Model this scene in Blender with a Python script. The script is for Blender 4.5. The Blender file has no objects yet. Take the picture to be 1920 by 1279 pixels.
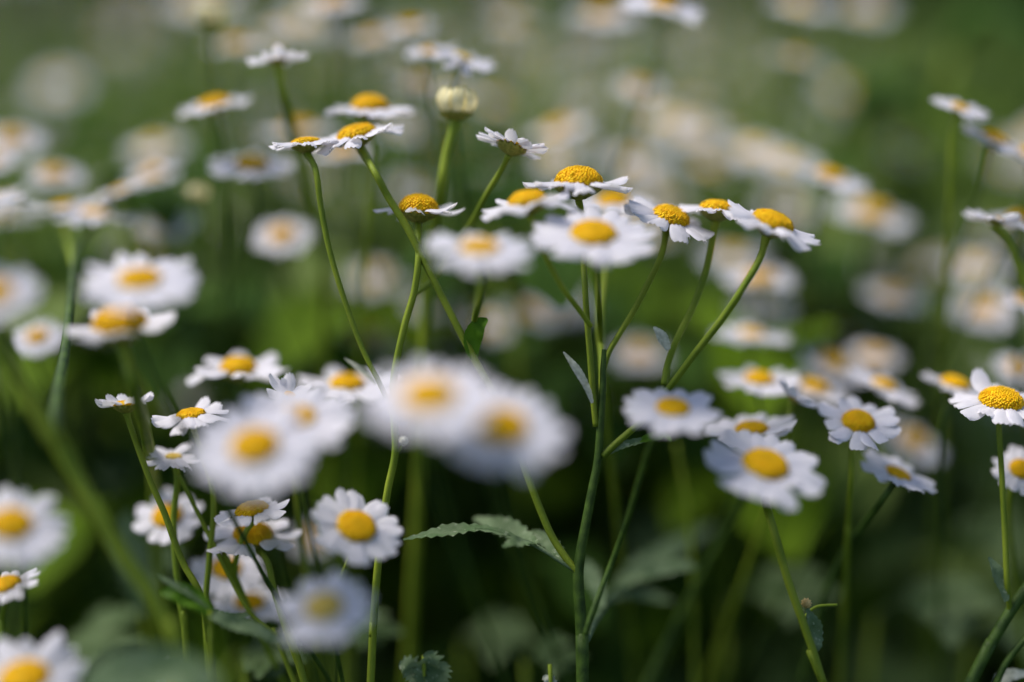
import bpy, math, random
from mathutils import Vector, Matrix
rnd = random.Random(7)
C = bpy.context.scene.collection
# ------------------------------------------------------------------ camera, sky, sun, exposure
F = 0.288                       # focus distance in metres
CINF = 160.0                    # blur disc (photo px) of the far distance
PITCH = math.radians(14)
CAMZ = 0.62
K = 36.0 / 50.0 / 1920.0        # metres per photo pixel per metre of depth
cam_d = bpy.data.cameras.new('camera'); cam = bpy.data.objects.new('camera', cam_d); C.objects.link(cam)
cam.location = (0, 0, CAMZ); cam.rotation_euler = (math.radians(90) - PITCH, 0, 0)
cam_d.lens = 50; cam_d.sensor_width = 36; cam_d.clip_start = 0.01; cam_d.clip_end = 500
cam_d.dof.use_dof = True; cam_d.dof.focus_distance = F
APERTURE = 245.0 / 1920 * 36 / 50 * F
cam_d.dof.aperture_fstop = 0.050 / APERTURE
bpy.context.scene.camera = cam
w = bpy.data.worlds.new('World'); bpy.context.scene.world = w; w.use_nodes = True
nt = w.node_tree; bg = nt.nodes['Background']
sky = nt.nodes.new('ShaderNodeTexSky'); sky.sky_type = 'NISHITA'; sky.sun_disc = False
SUN_EL, SUN_AZ = math.radians(58), math.radians(-80)      # azimuth from +Y, clockwise: from the left
sky.sun_elevation = SUN_EL; sky.sun_rotation = SUN_AZ; sky.air_density = 1.0; sky.dust_density = 1.5; sky.ozone_density = 1.0
nt.links.new(sky.outputs[0], bg.inputs[0]); bg.inputs[1].default_value = 0.10
sl = bpy.data.lights.new('sun', 'SUN'); sun = bpy.data.objects.new('sun', sl); C.objects.link(sun)
sl.energy = 3.0; sl.angle = math.radians(24); sl.color = (1.0, 0.94, 0.84)
sd = Vector((math.sin(SUN_AZ) * math.cos(SUN_EL), math.cos(SUN_AZ) * math.cos(SUN_EL), math.sin(SUN_EL)))
sun.rotation_euler = sd.to_track_quat('Z', 'Y').to_euler()
vs = bpy.context.scene.view_settings
vs.view_transform = 'Standard'; vs.look = 'None'; vs.gamma = 1; vs.use_curve_mapping = False; vs.exposure = 0.6
bpy.context.scene.cycles.max_bounces = 8
# ------------------------------------------------------------------ helpers
CR = Vector((1, 0, 0)); CF = Vector((0, math.cos(PITCH), -math.sin(PITCH))); CU = CR.cross(CF).normalized()
CO = Vector((0, 0, CAMZ))
def depth(b):                                   # metres away of a thing blurred by b px (minus: nearer than the focus)
    return F / (1 - b / CINF) if b >= 0 else F / (1 - b / CINF)
def P(x, y, b=0.0, D=None):                     # point seen at photo pixel x, y at the depth of blur b
    if D is None: D = depth(b)
    return CO + D * (CF + CR * ((x - 960) * K) + CU * ((639.5 - y) * K))
def pxsize(n, b=0.0): return n * K * depth(b)

class MB:
    def __init__(s): s.v = []; s.f = []; s.m = []; s.mi = 0
    def add(s, vs, fs):
        o = len(s.v); s.v += [tuple(p) for p in vs]; s.f += [tuple(i + o for i in f) for f in fs]; s.m += [s.mi] * len(fs)
    def mesh(s, name, mats):
        me = bpy.data.meshes.new(name); me.from_pydata(s.v, [], s.f)
        for m in (mats if isinstance(mats, (list, tuple)) else [mats]): me.materials.append(m)
        me.polygons.foreach_set('use_smooth', [True] * len(s.f)); me.polygons.foreach_set('material_index', s.m)
        me.update(); return me
def link(name, me, parent=None, M=None):
    o = bpy.data.objects.new(name, me); C.objects.link(o)
    if parent: o.parent = parent
    if M is not None: o.matrix_local = M
    return o
def tag(o, label=None, cat=None, group=None, kind=None):
    if label: o['label'] = label
    if cat: o['category'] = cat
    if group: o['group'] = group
    if kind: o['kind'] = kind
    return o
def empty(name, loc):
    o = bpy.data.objects.new(name, None); C.objects.link(o); o.location = loc; o.empty_display_size = 0.01; return o

def spline(pts, seg=7):                          # Catmull-Rom through Vectors
    if len(pts) < 3: seg = max(seg, 4)
    P_ = [pts[0] * 2 - pts[1]] + list(pts) + [pts[-1] * 2 - pts[-2]]
    out = []
    for i in range(1, len(P_) - 2):
        a, b, c, d = P_[i - 1], P_[i], P_[i + 1], P_[i + 2]
        for k in range(seg):
            t = k / seg
            out.append(0.5 * ((2 * b) + (c - a) * t + (2 * a - 5 * b + 4 * c - d) * t * t + (3 * b - 3 * c + d - a) * t ** 3))
    out.append(P_[-2]); return out
def tube(mb, pts, rad, sides=10, ribs=0.0, hairs=0, rg=rnd):
    n = len(pts); up = Vector((0.3, 1, 0.2)); prev = None; vs_ = []; fs = []
    frames = []
    for i, p in enumerate(pts):
        t = (pts[min(i + 1, n - 1)] - pts[max(i - 1, 0)]).normalized()
        if prev is None: a = t.cross(up).normalized()
        else: a = (prev - t * prev.dot(t)).normalized()
        prev = a; b = t.cross(a); r = rad(i / (n - 1)) if callable(rad) else rad
        frames.append((p, a, b, r, t))
        for k in range(sides):
            q = 2 * math.pi * k / sides; rr = r * (1 + (ribs if k % 2 else -ribs))
            vs_.append(p + a * math.cos(q) * rr + b * math.sin(q) * rr)
    for i in range(n - 1):
        for k in range(sides):
            k2 = (k + 1) % sides
            fs.append((i * sides + k, i * sides + k2, (i + 1) * sides + k2, (i + 1) * sides + k))
    fs.append(tuple(range(sides))[::-1]); fs.append(tuple((n - 1) * sides + k for k in range(sides)))
    mb.add(vs_, fs)
    mb_h = []
    for h in range(hairs):                       # fine downy hairs
        i = rg.randrange(n - 1); f = rg.random()
        p = pts[i].lerp(pts[i + 1], f); _, a, b, r, t = frames[i]; q = rg.random() * 6.283
        d = a * math.cos(q) + b * math.sin(q); s = t.cross(d) * 0.00003; base = p + d * r * 0.95
        tip = base + d * rg.uniform(0.00025, 0.0006) + t * rg.uniform(-0.0001, 0.0003)
        mb.add([base - s, base + s, tip], [(0, 1, 2)])
# ------------------------------------------------------------------ materials
def mat(name, build):
    m = bpy.data.materials.new(name); m.use_nodes = True; nt = m.node_tree
    build(nt, nt.nodes, nt.links, nt.nodes['Principled BSDF'], nt.nodes['Material Output']); return m
def ramp_mat(name, c1, c2, rough=0.55, scale=400, trans=0.0, tcol=None, bump=0.0, bscale=3000, spec=0.35, objvar=0.0, speck=None):
    def b(nt, N, L, pb, out):
        tc = N.new('ShaderNodeTexCoord'); no = N.new('ShaderNodeTexNoise'); no.inputs['Scale'].default_value = scale; no.inputs['Detail'].default_value = 4
        L.new(tc.outputs['Object'], no.inputs['Vector'])
        cr = N.new('ShaderNodeValToRGB'); cr.color_ramp.elements[0].position = 0.32; cr.color_ramp.elements[1].position = 0.68
        cr.color_ramp.elements[0].color = (*c1, 1); cr.color_ramp.elements[1].color = (*c2, 1)
        L.new(no.outputs['Fac'], cr.inputs['Fac']); col = cr.outputs['Color']
        if speck:
            n2 = N.new('ShaderNodeTexNoise'); n2.inputs['Scale'].default_value = scale * 3.5; n2.inputs['Detail'].default_value = 3
            L.new(tc.outputs['Object'], n2.inputs['Vector'])
            r2 = N.new('ShaderNodeValToRGB'); r2.color_ramp.elements[0].position = 0.6; r2.color_ramp.elements[1].position = 0.7
            L.new(n2.outputs['Fac'], r2.inputs['Fac'])
            mx = N.new('ShaderNodeMix'); mx.data_type = 'RGBA'; L.new(r2.outputs['Color'], mx.inputs[0]); L.new(col, mx.inputs[6]); mx.inputs[7].default_value = (*speck, 1)
            col = mx.outputs[2]
        if objvar:
            oi = N.new('ShaderNodeObjectInfo'); hs = N.new('ShaderNodeHueSaturation')
            mr = N.new('ShaderNodeMapRange'); mr.inputs['To Min'].default_value = 1 - objvar; mr.inputs['To Max'].default_value = 1 + objvar
            L.new(oi.outputs['Random'], mr.inputs['Value']); L.new(mr.outputs[0], hs.inputs['Value']); L.new(col, hs.inputs['Color']); col = hs.outputs['Color']
        L.new(col, pb.inputs['Base Color']); pb.inputs['Roughness'].default_value = rough
        pb.inputs['Specular IOR Level'].default_value = spec
        if bump:
            nb = N.new('ShaderNodeTexNoise'); nb.inputs['Scale'].default_value = bscale; nb.inputs['Detail'].default_value = 3
            L.new(tc.outputs['Object'], nb.inputs['Vector']); bp = N.new('ShaderNodeBump'); bp.inputs['Strength'].default_value = bump; bp.inputs['Distance'].default_value = 0.0004
            L.new(nb.outputs['Fac'], bp.inputs['Height']); L.new(bp.outputs['Normal'], pb.inputs['Normal'])
        if trans:
            tr = N.new('ShaderNodeBsdfTranslucent'); ms = N.new('ShaderNodeMixShader'); ms.inputs[0].default_value = trans
            if tcol: tr.inputs['Color'].default_value = (*tcol, 1)
            else: L.new(col, tr.inputs['Color'])
            L.new(pb.outputs[0], ms.inputs[1]); L.new(tr.outputs[0], ms.inputs[2]); L.new(ms.outputs[0], out.inputs['Surface'])
    return mat(name, b)
M_PETAL = ramp_mat('petal_white', (.75, .73, .82), (.86, .84, .91), 0.6, 5, trans=0.38, tcol=(.84, .82, .84), bump=0.4, bscale=45, objvar=.04)
M_CREAM = ramp_mat('petal_cream', (.80, .70, .34), (.92, .86, .58), 0.6, 8, trans=0.2)
M_DISC = ramp_mat('disc_yellow', (.86, .46, .003), (.95, .64, .008), 0.6, 9, trans=0.12, spec=0.2)
M_DISCP = ramp_mat('disc_pale', (.78, .55, .10), (.85, .68, .20), 0.6, 9, trans=0.12, spec=0.2)
def disc_rings(m, mid):                          # the unopened florets in the middle are greener than the open outer rings
    nt = m.node_tree; N, L = nt.nodes, nt.links; pb = N['Principled BSDF']; src = pb.inputs['Base Color'].links[0].from_socket
    tc = N.new('ShaderNodeTexCoord'); sp = N.new('ShaderNodeVectorMath'); sp.operation = 'MULTIPLY'; sp.inputs[1].default_value = (1, 1, 0)
    ln = N.new('ShaderNodeVectorMath'); ln.operation = 'LENGTH'; mr = N.new('ShaderNodeMapRange'); mr.inputs['From Min'].default_value = .05; mr.inputs['From Max'].default_value = .24
    mx = N.new('ShaderNodeMix'); mx.data_type = 'RGBA'; mx.inputs[6].default_value = (*mid, 1)
    L.new(tc.outputs['Object'], sp.inputs[0]); L.new(sp.outputs[0], ln.inputs[0]); L.new(ln.outputs['Value'], mr.inputs['Value']); L.new(mr.outputs[0], mx.inputs[0]); L.new(src, mx.inputs[7]); L.new(mx.outputs[2], pb.inputs['Base Color'])
disc_rings(M_DISC, (.72, .44, .006))
M_CALYX = ramp_mat('calyx_green', (.16, .18, .03), (.32, .31, .07), 0.6, 14, bump=0.4, bscale=60, spec=.15)
M_STEM = ramp_mat('stem_green', (.12, .19, .014), (.27, .34, .03), 0.5, 90, trans=0.12, bump=0.3, bscale=2500, spec=0.18, objvar=0.15)
M_STEMD = ramp_mat('stem_dark_shaded', (.022, .05, .006), (.065, .12, .016), 0.5, 350, trans=0.06, bump=0.35, bscale=2500, spec=0.25)  # deep stem green, darkened further to put shade into the colour
M_LEAF = ramp_mat('leaf_grey_green', (.08, .14, .055), (.19, .26, .14), 0.65, 260, trans=0.25, bump=0.5, bscale=1800, speck=(.32, .38, .25), spec=.2)
M_LEAFG = ramp_mat('leaf_fresh_green', (.05, .13, .006), (.12, .25, .012), 0.55, 120, spec=.15, trans=0.35, objvar=0.1)
M_LEAFW = ramp_mat('leaf_felted', (.34, .36, .26), (.66, .66, .56), 0.8, 900, trans=0.15, bump=0.7)
M_TIP = ramp_mat('dry_tip', (.45, .30, .10), (.7, .5, .2), 0.7, 900)
# ------------------------------------------------------------------ flower heads
def petal(mb, ang, r0, r1, hw, z0, cup, curl, twist, cols=7, rows=8, rg=rnd, side=0.0):
    ca, sa = math.cos(ang), math.sin(ang); vs_ = []
    ph = rg.uniform(0, 3); tip = [-.13, -.035, -.055, 0.0, -.05, -.03, -.12]
    if cols == 5: tip = [-.12, -.03, 0, -.035, -.11]
    if cols == 3: tip = [-.1, 0, -.1]
    for i in range(rows):
        t = i / (rows - 1)
        prof = (0.42 + 0.58 * min(1, t / 0.55) ** 0.8) * (1 if t < .78 else math.cos((t - .78) / .22 * 1.02) ** 0.6)
        for j in range(cols):
            u = -1 + 2 * j / (cols - 1)
            rr = r0 + (r1 - r0) * t * (1 + tip[j] * t * t)
            wv = hw * prof * u
            z = z0 + math.sin(cup) * (rr - r0) + curl * t * t * (r1 - r0)
            rr2 = r0 + (rr - r0) * math.cos(cup) + 0
            z += (-.10 * u * u) * hw * 2.2 + hw * .10 * math.cos(u * 3 * math.pi) * (0.4 + t) * (1 - .3 * t) + hw * .12 * math.sin(4 * t + ph)
            z += twist * wv * t
            ws = wv + side * t * t * (r1 - r0)
            vs_.append((ca * rr2 - sa * ws, sa * rr2 + ca * ws, z))
    fs = [(i * cols + j, i * cols + j + 1, (i + 1) * cols + j + 1, (i + 1) * cols + j) for i in range(rows - 1) for j in range(cols - 1)]
    mb.add(vs_, fs)
def petals_mesh(seed, R, n, dr, cup, messy, detail, hwk=1.0, mat_=None):
    rg = random.Random(seed); mb = MB()
    cols, rows = ((7, 9), (5, 7), (3, 5))[2 - detail]
    bites = {rg.randrange(n): rg.uniform(.72, .88) for _ in range(2)} if detail == 2 else {}
    for k in range(n):
        if messy > .5 and rg.random() < .10: continue
        a = 2 * math.pi * (k + rg.uniform(-.22, .22) * (1 + messy)) / n
        ln = 1.04 - abs(rg.gauss(0, .03 + .04 * messy))
        ln *= bites.get(k, 1)
        hw = math.pi * .74 / n * (1.5 - .42 * messy) * hwk * rg.uniform(.85, 1.08)
        c = cup + rg.gauss(0, .03 + .12 * messy)
        petal(mb, a, dr * .82, ln, hw, -.01 + (.012 if k % 2 else -.012), c, rg.gauss(-.03, .04 + .08 * messy), rg.gauss(0, .08 + .22 * messy), cols, rows, rg, rg.gauss(0, .04 + .07 * messy))
    mb.v = [(x * R, y * R, z * R) for x, y, z in mb.v]
    return mb.mesh('petals', mat_ or M_PETAL)
def disc_mesh(seed, R, dr, dome, detail, mat_):
    rg = random.Random(seed + 5); mb = MB(); n = 22 if detail else 14; m = 9 if detail else 6
    vs_ = [(0, 0, dome)]; fs = []
    for i in range(1, m + 1):
        q = i / m * math.pi * .58
        for k in range(n):
            a = 2 * math.pi * k / n; e = 1 + rg.uniform(-.02, .02)
            vs_.append((dr * math.sin(q) * math.cos(a) * e, dr * math.sin(q) * math.sin(a) * e, dome * math.cos(q)))
    for k in range(n): fs.append((0, 1 + k, 1 + (k + 1) % n))
    for i in range(m - 1):
        for k in range(n):
            a = 1 + i * n; fs.append((a + k, a + n + k, a + n + (k + 1) % n, a + (k + 1) % n))
    mb.add(vs_, fs)
    N = (0, 130, 420)[detail]
    for i in range(N):
        f = (i + .5) / N; q = math.acos(1 - f * 1.12) if f * 1.12 < 1 else math.pi / 2 + (f * 1.12 - 1)
        a = i * 2.39996 + rg.uniform(-.05, .05)
        c = Vector((dr * math.sin(q) * math.cos(a), dr * math.sin(q) * math.sin(a), dome * math.cos(q)))
        nn = Vector((c.x / dr ** 2, c.y / dr ** 2, c.z / dome ** 2)).normalized()
        nn = (nn + Vector((rg.gauss(0, .12), rg.gauss(0, .12), .25))).normalized()
        s = dr * (1.55 / math.sqrt(N)) * rg.uniform(.8, 1.05); h = s * (.8 + .7 * f) * rg.uniform(.6, 1.3)
        A = nn.orthogonal().normalized(); B = nn.cross(A); vv = []
        for (rr, hh) in ((.75, -.3), (.62, .6), (.95 if f > .35 else .5, 1.0)):
            for k in range(5):
                p = 2 * math.pi * k / 5; vv.append(c + A * math.cos(p) * s * rr + B * math.sin(p) * s * rr + nn * h * hh)
        vv.append(c + nn * h * (.78 if f > .35 else 1.2))
        ff = [(r_ * 5 + k, r_ * 5 + (k + 1) % 5, (r_ + 1) * 5 + (k + 1) % 5, (r_ + 1) * 5 + k) for r_ in range(2) for k in range(5)] + [(10 + k, 10 + (k + 1) % 5, 15) for k in range(5)]
        mb.add(vv, ff)
    mb.v = [(x * R, y * R, z * R) for x, y, z in mb.v]
    return mb.mesh('disc', mat_)
CAL = .78
def calyx_mesh(seed, R, dr, detail, deep=1.0):
    rg = random.Random(seed + 9); mb = MB(); n = 24 if detail else 12
    prof = [(.14, -CAL * 1.0), (.30, -CAL * .92), (.62, -CAL * .70), (.88, -CAL * .38), (.98, -.10), (.9, -.02)]
    vs_ = []
    for (r, z) in prof:
        for k in range(n):
            a = 2 * math.pi * k / n; e = 1 + (.035 if k % 2 else -.035)
            vs_.append((dr * r * math.cos(a) * e, dr * r * math.sin(a) * e, dr * z * deep))
    mb.add(vs_, [(i * n + k, i * n + (k + 1) % n, (i + 1) * n + (k + 1) % n, (i + 1) * n + k) for i in range(len(prof) - 1) for k in range(n)])
    if detail:
        for row in range(3):
            for k in range(14):
                a = 2 * math.pi * (k + row * .5) / 14 + rg.uniform(-.05, .05); vv = []
                za, zb = -CAL * (.95 - row * .25), -CAL * (.42 - row * .19)
                for i in range(4):
                    t = i / 3; z = za + (zb - za) * t; rr = .16 + .86 * math.sin(min(1, (z + CAL) / CAL * 1.15) * 1.5708) + .05 + .03 * row
                    hw = .13 * (1, 1.15, .8, .15)[i]
                    for u in (-1, 0, 1):
                        vv.append((dr * (rr + (.02 if u == 0 else 0)) * math.cos(a + u * hw), dr * (rr + (.02 if u == 0 else 0)) * math.sin(a + u * hw), dr * z * deep))
                mb.add(vv, [(i * 3 + j, i * 3 + j + 1, (i + 1) * 3 + j + 1, (i + 1) * 3 + j) for i in range(3) for j in range(2)])
    mb.v = [(x * R, y * R, z * R) for x, y, z in mb.v]
    return mb.mesh('calyx', M_CALYX)
def bud_petals_mesh(seed, R):
    rg = random.Random(seed); mb = MB()
    for ring, (nn, r0, h) in enumerate(((16, .95, .95), (12, .55, .85), (7, .28, .75))):
        for k in range(nn):
            a = 2 * math.pi * (k + .5 * ring + rg.uniform(-.15, .15)) / nn; vv = []
            hh = 1.35 * h * rg.uniform(.85, 1.08); lean = rg.uniform(.0, .14)
            for i in range(6):
                t = i / 5; rr = r0 * (.72 + .42 * math.sin(.3 + t * 2.3) - .12 * t * t) + lean * .3 * t; hw = .16 * (.8, 1, 1.05, 1, .8, .35)[i]
                for u in (-1, 0, 1):
                    vv.append(((rr + (.04 if u == 0 else 0)) * math.cos(a) - math.sin(a) * u * hw, (rr + (.04 if u == 0 else 0)) * math.sin(a) + math.cos(a) * u * hw, hh * t - .1))
            mb.add(vv, [(i * 3 + j, i * 3 + j + 1, (i + 1) * 3 + j + 1, (i + 1) * 3 + j) for i in range(5) for j in range(2)])
    mb.v = [(x * R, y * R, z * R) for x, y, z in mb.v]
    return mb.mesh('bud_petals', M_CREAM)
CACHE = {}
def head(plant, loc, normal, R, seed=1, n=18, dr=.40, cup=.04, messy=.25, detail=2, dome=None, pale=False, bud=False, spin=0.0, cache=None, label=None):
    """flower_head (petals) > disc, calyx; returns the point under the calyx where the stalk joins (world)"""
    dome = dome if dome is not None else dr * .62
    dr *= .93; dome *= .86
    key = (cache, ) if cache is not None else None
    if key and key in CACHE: pm, dm, cm = CACHE[key]
    else:
        pm = bud_petals_mesh(seed, 1) if bud else petals_mesh(seed, 1, n, dr, cup, messy, detail)
        dm = disc_mesh(seed, 1, dr if not bud else .5, dome, detail, M_DISCP if pale else M_DISC)
        cm = calyx_mesh(seed, 1, dr if not bud else .80, detail)
        if key: CACHE[key] = (pm, dm, cm)
    q = normal.normalized().to_track_quat('Z', 'Y')
    M = Matrix.Translation(loc - plant.location) @ q.to_matrix().to_4x4() @ Matrix.Rotation(spin, 4, 'Z') @ Matrix.Scale(R, 4)
    o = link('flower_head' if not bud else 'flower_bud', pm, plant, M)
    if not bud: link('disc', dm, o)
    link('calyx', cm, o)
    if label: o['label'] = label
    return loc - normal.normalized() * R * (dr if not bud else .80) * CAL * .97
def nrm(r, roll):                               # facing of a head from how open and how rolled it looks
    a = math.radians(roll); up = CU * math.cos(a) - CR * math.sin(a)
    r = max(-.98, min(.98, r)); return (-CF * r + up * math.sqrt(1 - r * r)).normalized()
# ------------------------------------------------------------------ leaves
def blade(mb, pts, hw, face, serr=0.0, cols=5, fold=.25, rg=rnd, wave=0.0, prof=None):
    n = len(pts); vs_ = []
    for i, p in enumerate(pts):
        t = i / (n - 1); tg = (pts[min(i + 1, n - 1)] - pts[max(i - 1, 0)]).normalized()
        s = tg.cross(face).normalized(); nn = s.cross(tg)
        w_ = hw * (prof(t) if prof else max(.05, math.sin(math.pi * min(1, t * .92 + .06)) ** .7))
        for j in range(cols):
            u = -1 + 2 * j / (cols - 1); e = 1.0
            if j in (0, cols - 1): e += serr * (1 if i % 2 else -1) * rg.uniform(.4, 1)
            vs_.append(p + s * u * w_ * e + nn * (abs(u) * fold * w_ + wave * w_ * math.sin(t * 11 + u * 1.3)))
    mb.add(vs_, [(i * cols + j, i * cols + j + 1, (i + 1) * cols + j + 1, (i + 1) * cols + j) for i in range(n - 1) for j in range(cols - 1)])
def lobed_leaf(mb, pts, face, size, pairs=3, rg=rnd, cols=5, seg=5):
    """pinnate leaf: a stalk, side lobes with toothed lobelets and a terminal lobe"""
    sp = spline(pts, seg); n = len(sp)
    tube(mb, sp, lambda t: size * .028 * (1 - .6 * t), 5)
    blade(mb, sp[int(n * .6):], size * .17, face, .35, cols, .2, rg, .08)
    for k in range(pairs):
        t = .30 + .55 * k / pairs; i = int(t * (n - 1)); p = sp[i]; tg = (sp[min(i + 1, n - 1)] - sp[i - 1]).normalized(); s = tg.cross(face).normalized(); nn = s.cross(tg)
        for sg in (-1, 1):
            L_ = size * (.42 - .09 * abs(k - pairs * .45)) * rg.uniform(.8, 1.1)
            d = (s * sg + tg * .75 + nn * rg.uniform(-.1, .25)).normalized()
            lp = [p + d * L_ * q + tg * L_ * .18 * q * q - nn * L_ * .12 * q * q for q in (0, .2, .4, .6, .8, 1)]
            if cols > 3: lp = spline(lp, 2)
            blade(mb, lp, L_ * .30, face, .40, cols, .2, rg, .1)
# ------------------------------------------------------------------ plant from pixel paths
GROUND_K = 0
def ground_ext(p, prev, rg):                     # carry a stalk on down to the soil
    d = (p - prev).normalized() if prev is not None else Vector((0, 0, -1))
    if d.z > -.3: d = Vector((d.x * .5, 0, -1)).normalized()
    h = p.z; q1 = p + d * h * .35; q1.z = max(q1.z, h * .45)
    q2 = Vector((q1.x + d.x * h * .10 + rg.uniform(-.01, .01), q1.y + .01, h * .2))
    return [q1, q2, Vector((q2.x + rg.uniform(-.006, .006), q2.y + .004, -.004))]
def single(x, y, wpx, r, roll, b, label, path=None, sw=1.1, name='daisy_plant', group='daisy plants in the meadow', stem_mat=None, leaves=(), ribs=.06, **kw):
    rg = random.Random(int(x * 7 + y * 13)); nn = nrm(r, roll); D = depth(b)
    loc = P(x, y, b); R = wpx / 2 * K * D * (1.06 if abs(b) < 30 else 1.0) * (1.05 if b < -20 else 1)
    det = 2 if abs(b) < 20 else 1
    if abs(b) >= 45: det = 0
    drr = kw.get('dr', .40) * .93 if not kw.get('bud') else .80
    base_pt = loc - nn * R * drr * CAL * .97
    down = [base_pt]
    if path:
        for q in path: down.append(P(q[0], q[1], q[2] if len(q) > 2 else b))
        down += ground_ext(down[-1], down[-2], rg)
    else:
        dd = (-nn + Vector((0, 0, -1.2))).normalized(); p1 = base_pt + dd * .012
        p2 = p1 + Vector((dd.x * .02 + rg.uniform(-.02, .02), dd.y * .02 + .012, -.05)); down += [p1, p2] + ground_ext(p2, p1, rg)
    root = empty(name, down[-1]); tag(root, label, 'daisy', group)
    head(root, loc, nn, R, seed=int(x + 3 * y), detail=det, spin=rg.uniform(0, 6), **kw)
    sp = spline([q - root.location for q in down], 7)
    rad = sw * (.0005 if path or abs(b) < 9 else .00038); mb = MB()
    tube(mb, sp, lambda t: rad * (1.35 - .35 * min(1, t / .04)) * (1 + .3 * t), 10 if det else 8, ribs, 260 if abs(b) < 8 else 0, rg)
    link('stem', mb.mesh('stem', stem_mat or (M_STEM if path or abs(b) < 9 else M_STEMD)), root)  # blurred stalks without a path take the dark green, their shadow painted in
    for lf in leaves: pix_leaf(root, *lf)
    return root
def pix_leaf(root, pts, wpx, m=None, b=0, face=None, serr=.1, name='leaf', wave=.12, fold=.3, prof=None):
    mb = MB(); q = [P(p[0], p[1], p[2] if len(p) > 2 else b) - root.location for p in pts]
    blade(mb, spline(q, 6), pxsize(wpx / 2, b), face or (-CF * .8 + CU * .4 + CR * .3), serr, 5, fold, random.Random(int(pts[0][0])), wave, prof)
    return link(name, mb.mesh(name, m or M_LEAF), root)
def pix_stem(root, path, w0, w1, m=None, b=0, name='branch', ribs=.10, hairs=300, start=None, end=None, ext=False, sides=12):
    q = [P(p[0], p[1], p[2] if len(p) > 2 else b) for p in path]
    if end is not None: q.append(end)
    rg = random.Random(int(path[0][0] * 3))
    if ext:
        a, c = root.location.copy(), q[0]; d = (q[0] - q[1]).normalized() * (c.z * .3)
        q = [a + Vector((0, 0, -.004)), a.lerp(c + d, .5) , c + d] + q
    mb = MB(); r0, r1 = pxsize(w0 * .45, b), pxsize(w1 * .45, b)
    tube(mb, spline([p - root.location for p in q], 7), lambda t: r0 + (r1 - r0) * t + (r1 * .35 * max(0, (t - .93) / .07) if end is not None else 0), sides, ribs, hairs, rg)
    return link(name, mb.mesh(name, m or M_STEM), root)
def hd(root, x, y, wpx, r, roll, b=0, **kw):
    kw.setdefault('detail', 2 if abs(b) < 20 else 1)
    return head(root, P(x, y, b), nrm(r, roll), wpx / 2 * K * depth(b) * 1.07, seed=int(x + 3 * y), spin=random.Random(int(x * y)).uniform(0, 6), **kw)
G = 'daisy plants in the meadow'

def root_at(x, b, label, y=1279, name='daisy_plant'):
    p = P(x, y, b); r = empty(name, (p.x, p.y + .035, 0)); return tag(r, label, 'daisy', G)

# ---- the sharp tall plant right of the centre
A = root_at(1092, 0, 'tallest sharp daisy plant, its ridged dark green stem forking right of centre into several heads')
pix_stem(A, [(1093, 1300), (1092, 1240), (1089, 1160), (1084, 1085), (1088, 1040), (1098, 985), (1110, 920), (1121, 862), (1126, 790), (1130, 735), (1131, 690), (1132, 672), (1133, 655)], 30, 9, M_STEMD, name='stem', ext=True, ribs=.09, hairs=1500, sides=14)
e = hd(A, 1085, 343, 194, .13, 0, 0, n=15, dr=.43, dome=.34, cup=-.02, messy=.3)
pix_stem(A, [(1118, 800), (1112, 740), (1106, 660), (1101, 600), (1097, 540), (1094, 480, 2), (1095, 420, 2)], 13, 11, end=e)
e = hd(A, 1150, 380, 150, .28, 2, 18, n=16, dr=.40)
pix_stem(A, [(1130, 740), (1129, 680, 3), (1125, 610, 9), (1129, 540, 13), (1138, 470, 16)], 15, 15, end=e)
e = hd(A, 990, 378, 172, .20, 7, -7, n=15, dr=.40, dome=.26, cup=-.05, messy=.4)
pix_stem(A, [(1108, 612, -1), (1085, 580, -3), (1055, 540, -5), (1020, 475, -6), (1003, 430, -7)], 10, 12, end=e, b=-5)
e = hd(A, 1258, 408, 168, .36, -20, 3, n=14, dr=.40, dome=.26, cup=.0, messy=.4)
pix_stem(A, [(1131, 700), (1142, 662), (1160, 630), (1190, 580), (1216, 530), (1240, 478)], 11, 13, end=e, b=2)
e = hd(A, 1345, 392, 140, .12, -6, 4, n=13, dr=.44, dome=.25, cup=0, messy=.5)
pix_stem(A, [(1245, 722, 1), (1252, 680, 2), (1272, 630, 2), (1302, 570, 3), (1326, 500, 4)], 13, 13, end=e, b=3)
e = hd(A, 1449, 418, 178, .30, -22, -3, n=16, dr=.42, dome=.25, cup=-.04, messy=.3)
pix_stem(A, [(1240, 746, 1), (1268, 710, 0), (1305, 660, -1), (1352, 600, -2), (1396, 535, -3), (1425, 485, -3)], 14, 15, end=e, b=-2)
pix_stem(A, [(1130, 856), (1150, 836), (1180, 810), (1212, 782), (1240, 746, 1), (1252, 690, 2)], 15, 12, M_STEM)
e = hd(A, 1262, 765, 172, .45, -2, -13, n=19, dr=.34, dome=.15, messy=.2)
pix_stem(A, [(1098, 1190), (1110, 1150), (1145, 1060, -3), (1175, 980, -5), (1200, 895, -8), (1222, 830, -11)], 13, 11, M_STEMD, end=e, b=-4)
pix_stem(A, [(1082, 1072), (1060, 1045), (1032, 1000), (1003, 930), (968, 835), (935, 755), (893, 680), (850, 598), (803, 505), (765, 430), (728, 370), (700, 318)], 14, 14, end=hd(A, 668, 252, 172, .27, 15, 5, n=17, dr=.40, dome=.22, cup=.0, messy=.4), hairs=700)
pix_leaf(A, [(889, 674), (884, 655), (887, 630), (898, 610), (914, 598)], 36, M_LEAFG, 0, serr=.06, fold=.3)
pix_leaf(A, [(1110, 756), (1100, 730), (1085, 702), (1070, 680), (1056, 660)], 17, M_LEAFW, -1, fold=.5)
pix_leaf(A, [(1253, 657), (1246, 645), (1236, 628), (1225, 613)], 24, M_LEAFW, 1, fold=.4)
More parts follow.
